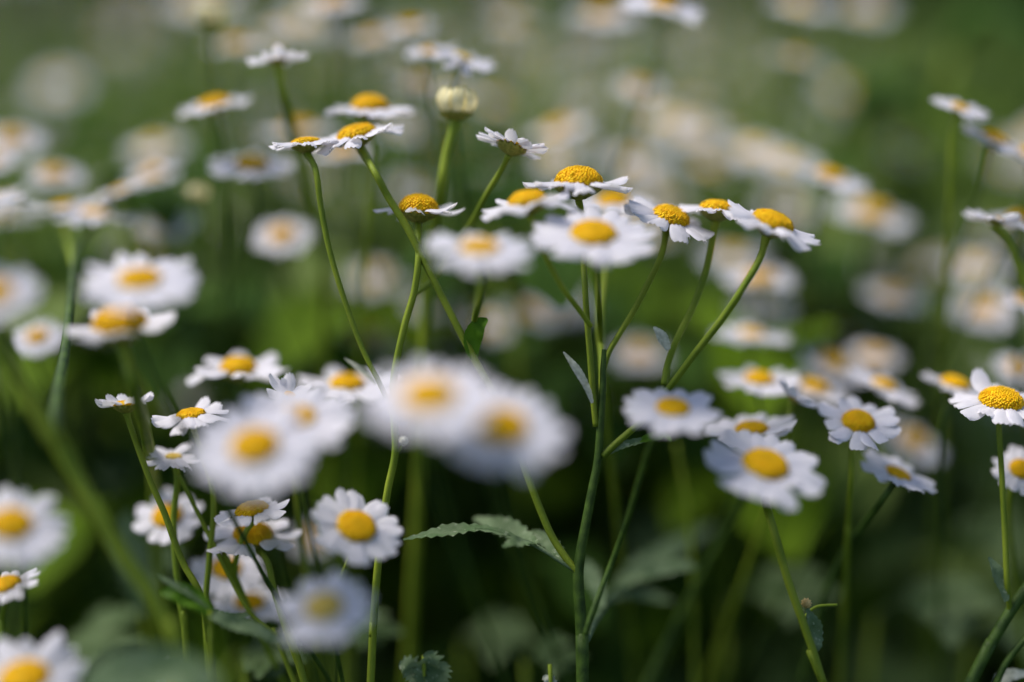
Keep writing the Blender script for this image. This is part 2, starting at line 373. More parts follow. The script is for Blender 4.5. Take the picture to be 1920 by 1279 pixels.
pix_leaf(A, [(1133, 855), (1160, 838), (1195, 828), (1222, 824)], 14, M_LEAF, 0, fold=.4, serr=.2)
pix_leaf(A, [(1195, 828), (1222, 820), (1245, 818, 0), (1258, 828, -1)], 18, M_LEAFG, 0, fold=.4)
mb = MB(); rt = A.location; up = CU * .85 - CF * .35
def RP(l, b=0): return [P(*(q if len(q) > 2 else (*q, b))) - rt for q in l]
sp = spline(RP([(1085, 1075), (1050, 1052), (1005, 1024), (955, 1004), (900, 992), (850, 995), (800, 1004), (756, 1012)]), 5)
tube(mb, sp[:22], pxsize(4), 8)
fc = (CU * .9 - CF * .25).normalized()
blade(mb, sp[14:], pxsize(23), fc, .35, 7, .15, wave=.10)
blade(mb, spline(RP([(1003, 1023), (975, 1004, 4), (935, 985, 7), (888, 972, 9)]), 6), pxsize(22), (CU * .7 - CF * .7).normalized(), .25, 7, .2, wave=.12)
blade(mb, spline(RP([(1058, 1058), (1040, 1030, 3), (1015, 1008, 5), (996, 996, 6)]), 6), pxsize(15), (CU * .5 - CF * .8).normalized(), .25, 5, .2)
blade(mb, spline(RP([(1008, 1024), (985, 1016, -3), (962, 1018, -4), (942, 1026, -5)]), 6), pxsize(13), (CU * .7 - CF * .5).normalized(), .3, 5, .2, wave=.2)
link('leaf', mb.mesh('leaf', M_LEAF), A)
mb = MB(); lp = RP([(1100, 1200, 0), (1118, 1160, 8), (1150, 1112, 18), (1200, 1065, 24), (1260, 1030, 28), (1340, 985, 34)])
sp = spline(lp, 5); tube(mb, sp[:18], pxsize(7), 8); fc = (CU * .7 - CF * .7).normalized()
blade(mb, sp[11:], pxsize(28), fc, .25, 7, .2, wave=.1)
blade(mb, spline(RP([(1135, 1130, 14), (1170, 1115, 20), (1215, 1118, 22), (1262, 1128, 22)]), 6), pxsize(16), fc, .25, 7, .2, wave=.1)
blade(mb, spline(RP([(1130, 1140, 10), (1118, 1100, 13), (1104, 1070, 15), (1098, 1050, 16)]), 6), pxsize(18), (-CF + CU * .2).normalized(), .25, 7, .2, wave=.1)
blade(mb, spline(RP([(1160, 1098, 20), (1220, 1075, 18), (1280, 1062, 18), (1305, 1064, 18)]), 6), pxsize(16), fc, .25, 7, .2, wave=.1)
link('leaf', mb.mesh('leaf', M_LEAF), A)

# ---- the plant left of the centre
B = root_at(694, 0, 'slim sharp daisy plant left of centre, its stem rising behind the blurred pair of heads')
pix_stem(B, [(694, 1300), (699, 1190), (706, 1090), (715, 1000), (727, 920), (741, 850), (739, 790), (738, 720), (745, 670), (760, 605), (777, 545), (785, 480)], 16, 13, name='stem', ext=True, hairs=1000, end=hd(B, 785, 392, 165, .12, -4, 3, n=13, dr=.42, dome=.36, cup=-.05, messy=.9))
pix_stem(B, [(741, 850), (739, 790, 2), (716, 728), (680, 655), (645, 560), (618, 470), (602, 390), (592, 320)], 9, 12, end=hd(B, 574, 268, 132, .10, 5, 3, n=16, dr=.40, dome=.16, cup=.02, messy=.3), hairs=500)
pix_stem(B, [(778, 552, 3), (800, 535, 5), (826, 508, 7), (852, 462, 8), (885, 415, 7), (912, 365, 5), (940, 318, 3)], 10, 11, end=hd(B, 960, 272, 132, -.10, -19, 2, n=17, dr=.40, dome=.1, cup=.2, messy=.5, label='flower head tilted to show its green cup, petals raised'))
pix_leaf(B, [(706, 722, 5), (690, 705, 5), (668, 688, 5), (646, 672, 5)], 11, M_LEAFW, 5, fold=.5)
pix_stem(B, [(743, 852), (750, 842), (754, 834)], 7, 6, hairs=20, name='twig')
mb = MB(); c = P(756, 827) - B.location
for k in range(40):
    q = k * 2.4; z = 1 - 2 * (k + .5) / 40; s = math.sqrt(1 - z * z); d = Vector((s * math.cos(q), s * math.sin(q), z)); A_ = d.orthogonal().normalized() * pxsize(3.2); B_ = d.cross(A_)
    mb.add([c + d * pxsize(8) + A_, c + d * pxsize(8) + B_, c + d * pxsize(8) - A_, c + d * pxsize(8) - B_, c + d * pxsize(11)], [(0, 1, 4), (1, 2, 4), (2, 3, 4), (3, 0, 4)])
link('bud', mb.mesh('bud', M_LEAFW), B)

# ---- the plant on the right edge
Rt = root_at(1825, 2, 'daisy plant at the right edge, dark leaning stem, folded leaf, sharp yellow domed head')
pix_stem(Rt, [(1810, 1300), (1835, 1250), (1868, 1190), (1905, 1130), (1945, 1075), (1985, 1010), (2010, 930)], 26, 20, M_STEMD, b=3, name='stem', ext=True, hairs=400, end=hd(Rt, 2030, 800, 170, .3, 5, 3))
pix_stem(Rt, [(1894, 1150, 3), (1888, 1090), (1884, 1000), (1879, 900), (1874, 820)], 12, 12, b=2, end=hd(Rt, 1877, 752, 172, .34, -3, 2, n=15, dr=.44, dome=.3, cup=-.06, messy=.5), hairs=400)
pix_leaf(Rt, [(1886, 1128), (1876, 1100), (1864, 1070), (1853, 1045)], 30, M_LEAF, 2, fold=.5)
pix_stem(Rt, [(1860, 1300), (1885, 1245), (1925, 1195), (1975, 1150)], 14, 12, M_STEMD, b=3)
pix_leaf(Rt, [(1860, 1300), (1880, 1270), (1930, 1262)], 26, M_LEAFW, 5)

# ---- heads at lower right in front of the blurred meadow
p = root_at(1545, -2, 'broad white daisy at lower right, covering part of a ragged head behind it')
pix_stem(p, [(1560, 1320), (1543, 1279), (1526, 1225), (1505, 1165), (1478, 1090), (1455, 1010), (1438, 950)], 15, 17, b=-2, name='stem', ext=True, hairs=600, end=hd(p, 1435, 873, 218, .52, -9, -12, n=20, dr=.37, dome=.22, messy=.15))
pix_leaf(p, [(1527, 1222), (1530, 1195), (1520, 1165), (1512, 1140)], 30, M_LEAF, -1, fold=.4, serr=.15, wave=.25)
pix_stem(p, [(1505, 1160), (1530, 1138), (1570, 1134)], 6, 5, b=1, hairs=20, name='twig', m=M_STEM)
mb = MB(); c = P(1512, 1131, -1) - p.location
for k in range(30):
    q = k * 2.4; z = 1 - 2 * (k + .5) / 30; s = math.sqrt(1 - z * z); d = Vector((s * math.cos(q), s * math.sin(q), z)); A_ = d.orthogonal().normalized() * pxsize(3.6); B_ = d.cross(A_)
    mb.add([c + d * pxsize(7) + A_, c + d * pxsize(7) + B_, c + d * pxsize(7) - A_, c + d * pxsize(7) - B_, c + d * pxsize(11)], [(0, 1, 4), (1, 2, 4), (2, 3, 4), (3, 0, 4)])
link('bud', mb.mesh('bud', M_TIP), p)

# ---- big blurred forked stem at the left edge
p = root_at(345, -26, 'thick blurred forked green stem crossing the lower left, carrying pale heads above')
pix_stem(p, [(352, 1300), (330, 1210), (285, 1120), (235, 1050), (180, 960), (130, 870), (102, 815)], 24, 32, M_STEM, b=-22, name='stem', ext=True, hairs=0)
pix_stem(p, [(105, 830), (75, 780), (35, 710), (-5, 635), (-45, 520), (-60, 420)], 36, 26, M_STEM, b=-24, hairs=0, end=hd(p, -60, 380, 190, .3, 5, -28))
pix_stem(p, [(102, 830, -22), (108, 740, -12), (122, 660, -2), (133, 560, 8), (145, 470, 16)], 24, 12, M_STEMD, b=0, hairs=0, end=hd(p, 178, 402, 150, .14, -8, 22, dr=.3, dome=.14, cup=.05, messy=.6, detail=1))
e = hd(p, 118, 388, 130, .2, 8, 24, dr=.3, dome=.14, cup=.05, messy=.6, detail=1)
pix_stem(p, [(140, 505, 13), (128, 450, 20)], 14, 13, b=18, hairs=0, end=e)

S = single
S(520, 112, 112, .10, 5, 13, 'white daisy at the upper left seen edge on, on a thick pale green stalk', [(530, 180), (545, 240, 18), (575, 340, 22), (600, 470, 25), (610, 700, 30)], 2.0, n=13, dr=.3, dome=.08, cup=.14, messy=.7, stem_mat=M_STEM)
S(403, 196, 130, .30, 10, 20, 'blurred daisy left of the thick pale stalk at the upper left, tipped slightly toward us')
S(472, 310, 152, .42, -3, 21, 'wide blurred daisy with a big yellow disc, just left of the long curved sharp stem', dr=.36)
S(694, 204, 158, .22, -2, 13, 'daisy with a tall domed yellow disc directly above and behind the tilted sharp head', [(700, 300, 15), (690, 420, 20), (680, 560, 25), (670, 800, 30)], dr=.42, dome=.36)
S(645, 286, 120, .25, 5, 30, 'blurred daisy almost hidden beneath the tilted sharp head at the upper left')
S(560, 246, 150, .2, 2, 38, 'faint daisy far behind the small sharp head at the upper left')
S(785, 155, 100, .3, 0, 38, 'faint daisy behind the pale closed bud')
S(868, 108, 122, .40, -18, 15, 'white daisy with a pale disc tilted down to the right, above the closed bud', dr=.28, dome=.1, pale=True, messy=.5)
S(806, 96, 92, .35, 4, 21, 'white daisy tucked left behind the tilted one above the closed bud', dr=.3)
S(856, 206, 66, .15, -3, 8, 'pale cream closed bud with upright petals on a thick green stalk at the top centre', [(838, 290), (828, 350), (815, 430, 12), (800, 560, 16), (790, 800, 20)], 2.1, bud=True)
S(1113, 440, 222, .52, -2, -13, 'largest near daisy at centre right, wide white ring of petals round a bright yellow disc', [(1122, 540, -8), (1127, 640, 6), (1140, 800, 12), (1160, 1000, 20)], n=20, dr=.37, dome=.2, messy=.12)
S(900, 465, 188, .42, -2, -24, 'blurred white daisy with a small low disc between the two sharp groups', [(905, 530, -18), (890, 600, 0), (885, 700, 20)], dr=.33, dome=.1, messy=.4)
S(262, 525, 198, .50, -4, -24, 'wide blurred white daisy on the left, flat face turned up, above a smaller domed one', dr=.34, dome=.14, n=20)
S(225, 612, 204, .22, 5, -14, 'daisy on the left with tall yellow disc and ragged side petals under the flat one', [(240, 680), (252, 730), (275, 820, 0), (290, 920, 15), (300, 1080, 25)], 2.2, n=15, dr=.46, dome=.42, cup=.08, messy=.7)
S(70, 632, 100, .62, 0, 22, 'small blurred daisy between the arms of the forked stem at the left edge', dr=.36)
S(-12, 552, 165, .6, 0, -36, 'blurred daisy half cut off by the left edge of the picture, halfway down')
S(20, 985, 186, .58, -18, -27, 'large blurred daisy cut by the left edge, low down', dr=.36)
S(10, 1098, 125, .32, 12, -6, 'fairly sharp daisy cut by the left edge beneath the large blurred one', [(4, 1160, -4), (8, 1230, -4), (14, 1290, -4)], dr=.42, messy=.6)
S(45, 1275, 205, .50, 0, -24, 'blurred daisy rising out of the bottom left corner', dr=.38, dome=.25, cup=.2, n=14, messy=.6)
S(102, 328, 112, .45, -8, 33, 'blurred pale daisy at the upper left above the pair of edge on heads')
S(22, 262, 122, .5, -10, 38, 'faint daisy by the left edge, high up')
S(-12, 302, 90, .5, 0, 30, 'daisy mostly outside the left edge, high up')
S(285, 328, 100, .45, 10, 33, 'pale daisy behind the slanting white head at the upper left')
S(228, 356, 118, .22, 20, 24, 'slanting white daisy head at the upper left, its right side raised', dr=.28, dome=.1)
S(110, 158, 100, .6, 0, 74, 'very faint pinkish daisy at the upper left')
S(312, 418, 112, .5, 0, 36, 'blurred daisy below the slanting head on the left, mostly white')
S(530, 442, 118, .65, 0, 30, 'blurred daisy facing us, left of the long curved sharp stem')
S(397, 38, 52, .2, 0, 26, 'blurred cream bud at the top left', bud=True)
S(446, 84, 112, .3, 0, 40, 'faint yellow centred daisy at the top left under the cream bud')
S(520, 60, 90, .4, 0, 52, 'very faint white daisy behind the edge on head at the top left')
S(372, 368, 34, .2, 0, 25, 'small blurred cream bud left of the long curved stem', bud=True)
S(447, 692, 178, .24, -3, 12, 'daisy left of centre with uplifted ragged white petals either side of its disc', n=14, dr=.36, dome=.28, cup=.14, messy=.8)
S(652, 722, 190, .24, -5, 14, 'daisy with an orange disc partly hidden by the blurred foreground pair', n=16, dr=.34, dome=.22, cup=.08, messy=.4)
S(478, 838, 228, .66, 0, -31, 'large round blurred daisy in the left foreground with an orange yellow disc', dr=.35, n=20, messy=.1)
S(555, 784, 205, .55, 0, -21, 'blurred daisy overlapped by the large round one in the left foreground', dr=.3, dome=.12)
S(545, 742, 108, .35, -30, 1, 'small sharp white daisy with raised petals against the blurred heads at left', [(552, 790, 2), (548, 850, 6), (560, 960, 10)], n=13, dr=.22, dome=.07, cup=.35, messy=.9)
S(236, 758, 108, .03, 2, 0, 'small sharp half open daisy at left with curled petals over a green cup', [(243, 795), (262, 850), (285, 910), (308, 962), (325, 1010), (345, 1060), (375, 1115), (392, 1200, 2), (400, 1290, 4)], 1.15, n=12, dr=.42, dome=.12, cup=.42, messy=1.0)
S(358, 777, 140, .20, 5, 0, 'sharp flat daisy with a yellow disc, between the half open one and the foreground blur', [(368, 820, 3), (395, 900, 3), (400, 960, 3), (392, 1050, 3), (385, 1150, 3), (392, 1290, 3)], n=13, dr=.36, dome=.15, cup=-.02, messy=.5)
S(326, 856, 112, .22, -6, 4, 'small white daisy edge on below the sharp flat one at left', [(332, 900), (325, 980), (332, 1080), (345, 1180), (352, 1290)], 1.3, n=12, dr=.26, dome=.08, cup=.12, messy=.8, pale=True)
S(314, 968, 126, .68, 2, 12, 'round daisy facing us behind the crossing stems at lower left', n=15, dr=.42, dome=.26, messy=.4)
S(472, 956, 138, .24, 10, 1, 'uppermost sharp daisy of the lower left cluster, its petals thin to the right', [(455, 1010, 3), (440, 1080, 5), (470, 1150, 7)], n=13, dr=.42, dome=.22, cup=.05, messy=.7)
S(474, 1004, 180, .30, -3, 5, 'daisy with a high orange yellow disc in the middle of the lower left cluster', [(500, 1050, 2), (515, 1110, 1), (540, 1190, 0), (562, 1250, 0), (580, 1310, 0)], 1.3, n=14, dr=.38, dome=.28, cup=.04, messy=.7)
S(425, 1066, 132, .58, -12, 13, 'daisy with an orange disc under the lower left cluster, behind a slanting stem', n=15, dr=.40, dome=.24)
S(468, 1130, 132, .35, -4, 15, 'lowest daisy of the lower left cluster, half hidden by leaves')
S(668, 988, 168, .62, -24, -9, 'tilted white daisy facing down right in front of the slim stem at lower left', [(655, 1050, 0), (625, 1120, 8), (600, 1200, 14)], n=19, dr=.42, dome=.2, messy=.15)
S(608, 1140, 165, .6, 5, -27, 'blurred cream daisy low in the foreground at left of centre', pale=True, dr=.36)
S(328, 1272, 84, .5, -50, 3, 'small daisy cut off by the bottom edge at left, turned sideways', dr=.45)
S(806, 744, 242, .52, 2, -44, 'very blurred white daisy in the centre foreground, left one of the overlapping pair', dr=.38, dome=.2, n=20)
S(940, 802, 238, .58, -6, -37, 'very blurred white daisy in the centre foreground, right one of the overlapping pair', dr=.38, dome=.2, n=20)
S(1410, 806, 172, .26, 3, 7, 'ragged daisy with upright petals directly behind the broad white one at lower right', [(1395, 935, 14), (1332, 1050, 20), (1262, 1180, 22), (1205, 1300, 22)], 1.5, stem_mat=M_STEMD, n=12, dr=.34, dome=.18, cup=.2, messy=.9)
S(1424, 714, 150, .26, -5, 16, 'blurred daisy right of the sharp stems with a dull orange disc', dr=.36, dome=.26, cup=.05)
S(1490, 748, 92, .12, -32, 7, 'small half open cream daisy showing its cup, tilted right, above the ragged head', [(1478, 800, 10), (1470, 850, 12), (1440, 950, 16)], n=14, dr=.30, dome=.1, cup=.45, messy=.5)
S(1527, 728, 125, .3, -15, 23, 'blurred daisy behind the small half open cream one at right')
S(1609, 792, 152, .55, -5, 5, 'nearly sharp domed daisy standing alone on a straight dark stem at lower right', [(1598, 840), (1596, 900), (1590, 990, 9), (1585, 1100, 14)], n=14, dr=.38, dome=.28, messy=.5)
S(1658, 724, 140, .26, -22, 17, 'blurred daisy tipped to the right above the lone nearly sharp one', dr=.32)
S(1790, 722, 118, .25, -16, 14, 'daisy half hidden behind the sharp domed head at the right edge', dr=.44, dome=.3)
S(1685, 888, 145, .38, -22, 7, 'tilted daisy with a dull hollow disc at lower right, on a long slanting stem', [(1655, 935), (1618, 985, 10), (1585, 1030, 12), (1545, 1120, 14), (1500, 1290, 18)], 1.2, stem_mat=M_STEMD, n=14, dr=.32, dome=.05, messy=.5, cup=.1)
S(1915, 880, 105, .75, 0, 7, 'small pale daisy cut by the right edge beneath the sharp domed one')
S(1868, 412, 120, .08, -14, 9, 'white daisy seen from the side at the right edge, its stem curving down right', [(1893, 455), (1906, 490), (1925, 540), (1950, 640)], 1.5, n=14, dr=.28, dome=.08, cup=.15, messy=.6)
S(1912, 408, 110, .3, 0, 18, 'daisy with a pale disc cut by the right edge behind the side facing one')
S(1925, 562, 90, .4, 0, 20, 'blurred white daisy just inside the right edge, halfway down')
S(1800, 202, 108, .42, -16, 15, 'blurred white daisy at the upper right, higher of the two', [(1785, 260), (1782, 380, 18), (1775, 560, 24)], dr=.3, dome=.12)
S(1865, 262, 132, .36, -24, 17, 'blurred daisy at the upper right, lower of the two, with an orange disc', dr=.38, dome=.2)
S(1935, 290, 100, .4, -10, 20, 'daisy mostly outside the right edge, beside the upper right pair')
S(1556, 332, 140, .32, -14, 26, 'blurred daisy with a soft orange disc right of the sharp group', dr=.36)
S(1636, 402, 158, .40, -12, 42, 'blurred peach centred daisy right of the sharp group, under another')
S(1478, 306, 120, .5, -10, 46, 'faint daisy above the right end of the sharp group')
S(1415, 282, 120, .45, 0, 50, 'faint white daisy high above the rightmost sharp head')
S(1700, 284, 100, .5, -20, 66, 'faint pinkish daisy at the upper right, left of the blurred pair')
S(1410, 628, 140, .20, -6, 25, 'blurred daisy between the sharp leaning stems and the green gap at right', dr=.3, dome=.15)
S(1565, 684, 140, .4, -20, 32, 'blurred yellowish daisy behind the row of heads at right')
S(1640, 668, 100, .4, 0, 40, 'faint creamy daisy at right above the tipped blurred head')
S(1200, 662, 110, .5, 0, 42, 'blurred yellow centred daisy framed by the forks of the sharp plant')
S(1425, 524, 140, .3, 0, 32, 'blurred daisy right of the leaning stems, orange on its left')
S(1375, 478, 130, .4, 0, 45, 'faint daisy seen between two sharp leaning stems')
S(1190, 302, 120, .5, 0, 55, 'faint white daisy high above the largest near one')
S(1245, 12, 152, .42, -12, 24, 'blurred daisy cut by the top edge right of centre', dr=.3)
S(1500, 12, 120, .4, -12, 46, 'blurred daisy cut by the top edge toward the right')
S(1625, 14, 110, .5, 0, 62, 'faint daisy cut by the top edge, rightmost of the top row')
S(1130, 28, 130, .4, 0, 44, 'faint daisy at the top edge, centre')
S(770, 48, 92, .4, 8, 34, 'blurred creamy daisy at the top left of centre, above the white pair')
S(700, 70, 92, .4, 8, 40, 'faint daisy at the top, left of the creamy one')
S(625, 4, 120, .4, 0, 34, 'blurred daisy cut by the top edge left of centre')
S(705, 520, 110, .5, 0, 52, 'faint white daisy between the curved stem and the slim one')
S(808, 572, 100, .5, 0, 44, 'faint orange centred daisy under the slim fork left of centre')
S(1050, 572, 120, .5, 0, 50, 'faint peach daisy left of the sharp tall stem')
S(920, 610, 90, .5, 0, 50, 'faint daisy right of the small cupped leaf')
S(1845, 580, 130, .5, 0, 42, 'faint daisy near the right edge, above the domed one')
S(1830, 500, 120, .5, 0, 48, 'faint peach daisy near the right edge under the side facing one')
S(1910, 690, 90, .6, 0, 26, 'blurred bluish white daisy at the right edge over the domed one')
S(1712, 828, 130, .5, -20, 34, 'blurred peach daisy right of the lone nearly sharp one')
S(590, 1010, 90, .5, 0, 40, 'faint daisy beside the tilted white one at lower left')
S(1290, 240, 120, .5, 0, 62, 'very faint daisy in the haze of flowers above the sharp group')

GH = 'faint blurred daisies scattered behind the sharp ones'
rq = random.Random(12); placed = []
while len(placed) < 44:
    x, y = rq.uniform(-30, 1950), rq.uniform(20, 900)
    if x > 1560 and y < 420 or y < 230 and rq.random() < .5 or (x < 700 and y < 300 and rq.random() < .5) or (y > 600 and rq.random() < .6): continue
    if any(abs(x - a) < 60 and abs(y - b) < 45 for a, b in placed): continue
    placed.append((x, y)); b = rq.uniform(40, 75)
    row = 'upper' if y < 426 else ('middle' if y < 853 else 'lower'); col = 'left' if x < 640 else ('centre' if x < 1280 else 'right')
    S(x, y, rq.uniform(125, 175) * .288 / depth(b), rq.uniform(.2, .6), rq.uniform(-25, 20), b, 'faint small blurred daisy behind the sharp ones, %s %s of the picture' % (row, col), group='%s, %s %s' % (GH, row, col), dr=rq.uniform(.34, .46))

# ---- loose leaves low in the frame, each on its own young shoot
def shoot(label, x, b, leaves, path=None, name='young_shoot'):
    r = root_at(x, b, label, name=name); r['category'] = 'plant'; r['group'] = 'leafy shoots low between the daisies'
    for (pts, wpx, m, fold, serr) in leaves: pix_leaf(r, pts, wpx, m, b, serr=serr, fold=fold, wave=.15)
    if path: pix_stem(r, path, 10, 8, b=b, name='stem', ext=True, hairs=60)
    return r
r = shoot('grey green frilled leaf tip poking up at the bottom edge left of the tall stem', 790, 3, [([(792, 1300), (785, 1270), (765, 1250), (748, 1246)], 44, M_LEAF, .15, .4), ([(795, 1300), (800, 1265), (806, 1240), (800, 1222)], 56, M_LEAF, .15, .4), ([(800, 1300), (815, 1275), (828, 1255), (832, 1240)], 40, M_LEAF, .15, .4)], [(795, 1330), (795, 1300)])
shoot('tiny pale leaf tip at the bottom edge beside the tall stem', 1030, 2, [([(1035, 1300), (1030, 1280), (1018, 1268)], 26, M_LEAFW, .2, .3)], [(1036, 1345), (1035, 1325)])
shoot('bright green folded leaf with a grey one beside it in the lower left cluster', 400, -8, [([(395, 1150), (365, 1125), (335, 1112), (300, 1110)], 42, M_LEAFG, .2, .05), ([(392, 1152), (430, 1165), (475, 1180), (530, 1205)], 30, M_LEAF, .3, .2), ([(390, 1140), (350, 1110), (315, 1090), (292, 1078)], 12, M_LEAF, .3, .2)], [(398, 1300), (396, 1230), (394, 1145)])
shoot('large soft grey green leaf along the bottom edge at left', 300, -34, [([(420, 1310), (360, 1270), (280, 1255), (190, 1275), (150, 1310)], 90, M_LEAF, .15, .1)], [(380, 1340), (400, 1305)])
shoot('slanting thin grey stem with narrow leaves crossing the lower left cluster', 545, 3, [([(470, 1150), (430, 1160), (400, 1150), (385, 1140)], 18, M_LEAF, .3, .2), ([(500, 1190), (540, 1195), (570, 1210)], 14, M_LEAF, .3, .2)], [(560, 1300), (520, 1200), (470, 1150), (430, 1080), (400, 1020), (360, 940), (335, 890)])
shoot('blurred grey green leafy shoot behind the round daisy at lower left', 300, 26, [([(270, 1150), (255, 1080), (240, 1000), (245, 960)], 60, M_LEAF, .2, .3), ([(270, 1100), (310, 1050), (340, 1030)], 50, M_LEAF, .2, .3)], [(290, 1300), (270, 1150)])
shoot('blurred bright yellow green stalk at right of the tall stem', 1300, 22, [([(1300, 1040), (1290, 960), (1270, 900)], 10, M_LEAFG, .3, 0)], [(1302, 1300), (1300, 1100), (1290, 960), (1268, 830)])

#BACK
def gz(y): return max(0.0, y - .8) * .055 if y < 8 else .396 + (y - 8) * .04
def lobed_shoot(label, x, y, b, size, n=3):
    r = root_at(x, b, label, y=1279, name='young_shoot'); r['category'] = 'plant'; r['group'] = 'leafy shoots low between the daisies'
    rg = random.Random(int(x)); t = P(x, y, b) - r.location; sb = MB()
    sp = spline([Vector((0, 0, -.004)), Vector((t.x * .3, t.y * .3, t.z * .5)), t], 8); tube(sb, sp, .0008, 8)
    link('stem', sb.mesh('stem', M_STEM), r)
    for k in range(n):
        lb = MB(); p = sp[-1 - 2 * k]; a = rg.uniform(0, 6.283) if k else -1.2; d = Vector((math.cos(a), math.sin(a) * .6, 0)).normalized(); L_ = size * rg.uniform(.8, 1.1)
        lobed_leaf(lb, [p, p + d * L_ * .4 + Vector((0, 0, L_ * .35)), p + d * L_ * .8 + Vector((0, 0, L_ * .40)), p + d * L_ + Vector((0, 0, L_ * .25))], (-CF * .6 + CU * .6 - d * .2).normalized(), L_, 3, rg, 5, 6)
        link('leaf', lb.mesh('leaf', M_LEAFD), r)
M_LEAFD = ramp_mat('leaf_low_green', (.05, .09, .03), (.14, .19, .09), 0.65, 90, trans=0.2, bump=0.5, bscale=1800, spec=.1)
for q in ((640, 1165, 16, .030, 'divided grey green leaves low behind the tilted white daisy at lower left'), (870, 1180, 26, .034, 'blurred divided leaves low left of the tall stem'),
          (985, 1215, 14, .024, 'divided leaves at the bottom edge just left of the tall stem'), (1365, 1110, 24, .034, 'blurred divided leaves beneath the broad white daisy at lower right'),
          (1640, 1130, 22, .036, 'blurred divided leaves between the two leaning stems at lower right'), (1745, 1010, 32, .036, 'blurred divided leaves beneath the tilted hollow daisy'),
          (150, 1190, 22, .034, 'blurred divided leaves left of the thick forked stem, low down'), (455, 1215, 10, .024, 'divided leaves at the foot of the lower left cluster'),
          (1130, 1000, 34, .034, 'blurred divided leaves behind the tall stem, right of its lowest fork'), (1820, 1180, 20, .03, 'blurred divided leaves left of the dark leaning stem at right'),
          (560, 1010, 30, .03, 'blurred divided leaves behind the lower left cluster'), (180, 880, 34, .034, 'blurred divided leaves behind the half open daisy at left')):
    lobed_shoot(q[4], q[0], q[1] + 25, q[2] * 1.4 + 4, q[3] * .8)
# ------------------------------------------------------------------ meadow behind: many headed plants
HV = []
def bg_plant_proto(k, det):
    rg = random.Random(100 + k); h = rg.uniform(.40, .50)
    root = empty('daisy_plant', (0, 0, 0)); mb = MB(); heads = []
    top = Vector((rg.uniform(-.03, .03), rg.uniform(-.03, .03), h * .72))
    main = spline([Vector((0, 0, -.004)), Vector((top.x * .2, top.y * .3, h * .3)), top], 5)
    tube(mb, main, lambda t: .0016 - .0005 * t, 6)
    nb = rg.randint(5, 8)
    for i in range(nb):
        a = 6.283 * i / nb + rg.uniform(-.4, .4); st = main[rg.randint(4, len(main) - 1)]
        rad = rg.uniform(.02, .08); e = Vector((top.x + rad * math.cos(a), top.y + rad * math.sin(a), h + rg.uniform(-.03, .035)))
        n = Vector((rg.gauss(0, .28), rg.gauss(-.25, .28), 1)).normalized(); R = rg.uniform(.0085, .0115)
        jp = head(root, e, n, R, seed=i, cache='bg%d_%d' % (det, (k + i) % 5), n=14 + (i % 4), detail=0, dr=rg.uniform(.34, .42), spin=rg.uniform(0, 6), messy=.4)
        mid = st.lerp(jp, .5) + Vector((math.cos(a), math.sin(a), -.3)) * .012
        tube(mb, spline([st, mid, jp], 5), .0007, 5)
    link('stem', mb.mesh('stem', M_STEM), root)
    lb = MB()
    for i in range(11):
        z = rg.uniform(.03, h * .75); a = rg.uniform(0, 6.283); L_ = rg.uniform(.04, .075); st = Vector((top.x * z / h, top.y * z / h, z)); d = Vector((math.cos(a), math.sin(a), 0))
        lobed_leaf(lb, [st, st + d * L_ * .5 + Vector((0, 0, L_ * .3)), st + d * L_ + Vector((0, 0, L_ * .15))], Vector((-d.x * .3, -d.y * .3, 1)).normalized(), L_ * 1.1, 3, rg, 3, 3)
    link('foliage', lb.mesh('foliage', M_LEAF), root)
    return root
def copy_tree(o, parent=None):
    c = o.copy(); C.objects.link(c); c.parent = parent
    for ch in o.children: copy_tree(ch, c)
    return c
protos = [bg_plant_proto(k, 0) for k in range(6)]
rb = random.Random(31)
used = [False] * 6
def band(D):
    return 'just behind the sharp flowers' if D < .75 else ('in the middle of the meadow' if D < 1.3 else 'at the far side of the meadow')
GB = 'many headed daisy plants blurred in the meadow behind'
spots = []
tries = 0
while len(spots) < 95 and tries < 9000:
    tries += 1
    D = .44 + 3.0 * rb.random() ** 1.35; half = .36 * D + .10; x = rb.uniform(-half, half)
    px = 960 + x / D / K
    if px > 1300 + (rb.random() * 220) and D > .6 : continue
    if px < 700 and rb.random() < .65: continue
    if D < .8 and 1450 < px and rb.random() < .75: continue
    if any((x - a) ** 2 + (D - b) ** 2 < (.04 + .025 * D) ** 2 for a, b in spots): continue
    spots.append((x, D))
for i, (x, D) in enumerate(spots):
    k = i % 6; o = protos[k] if not used[k] else copy_tree(protos[k]); used[k] = True
    y = D * math.cos(PITCH) + .04
    s = rb.uniform(.88, 1.12)
    if D < 1.1: s = max(.82, min(1.28, (.62 + D * (-.242 + .97 * K * (639 - rb.uniform(60, 860))) - gz(y)) / .46))
    o.location = (x, y, gz(y)); o.rotation_euler = (0, 0, rb.uniform(0, 6.28)); o.scale = (s, s, s)
    px = 960 + x / D / K
    side = 'left' if px < 640 else ('centre' if px < 1280 else 'right')
    tag(o, 'blurred many headed daisy plant %s, toward the %s' % (band(D), side), 'daisy', '%s, %s %s' % (GB, band(D), side))
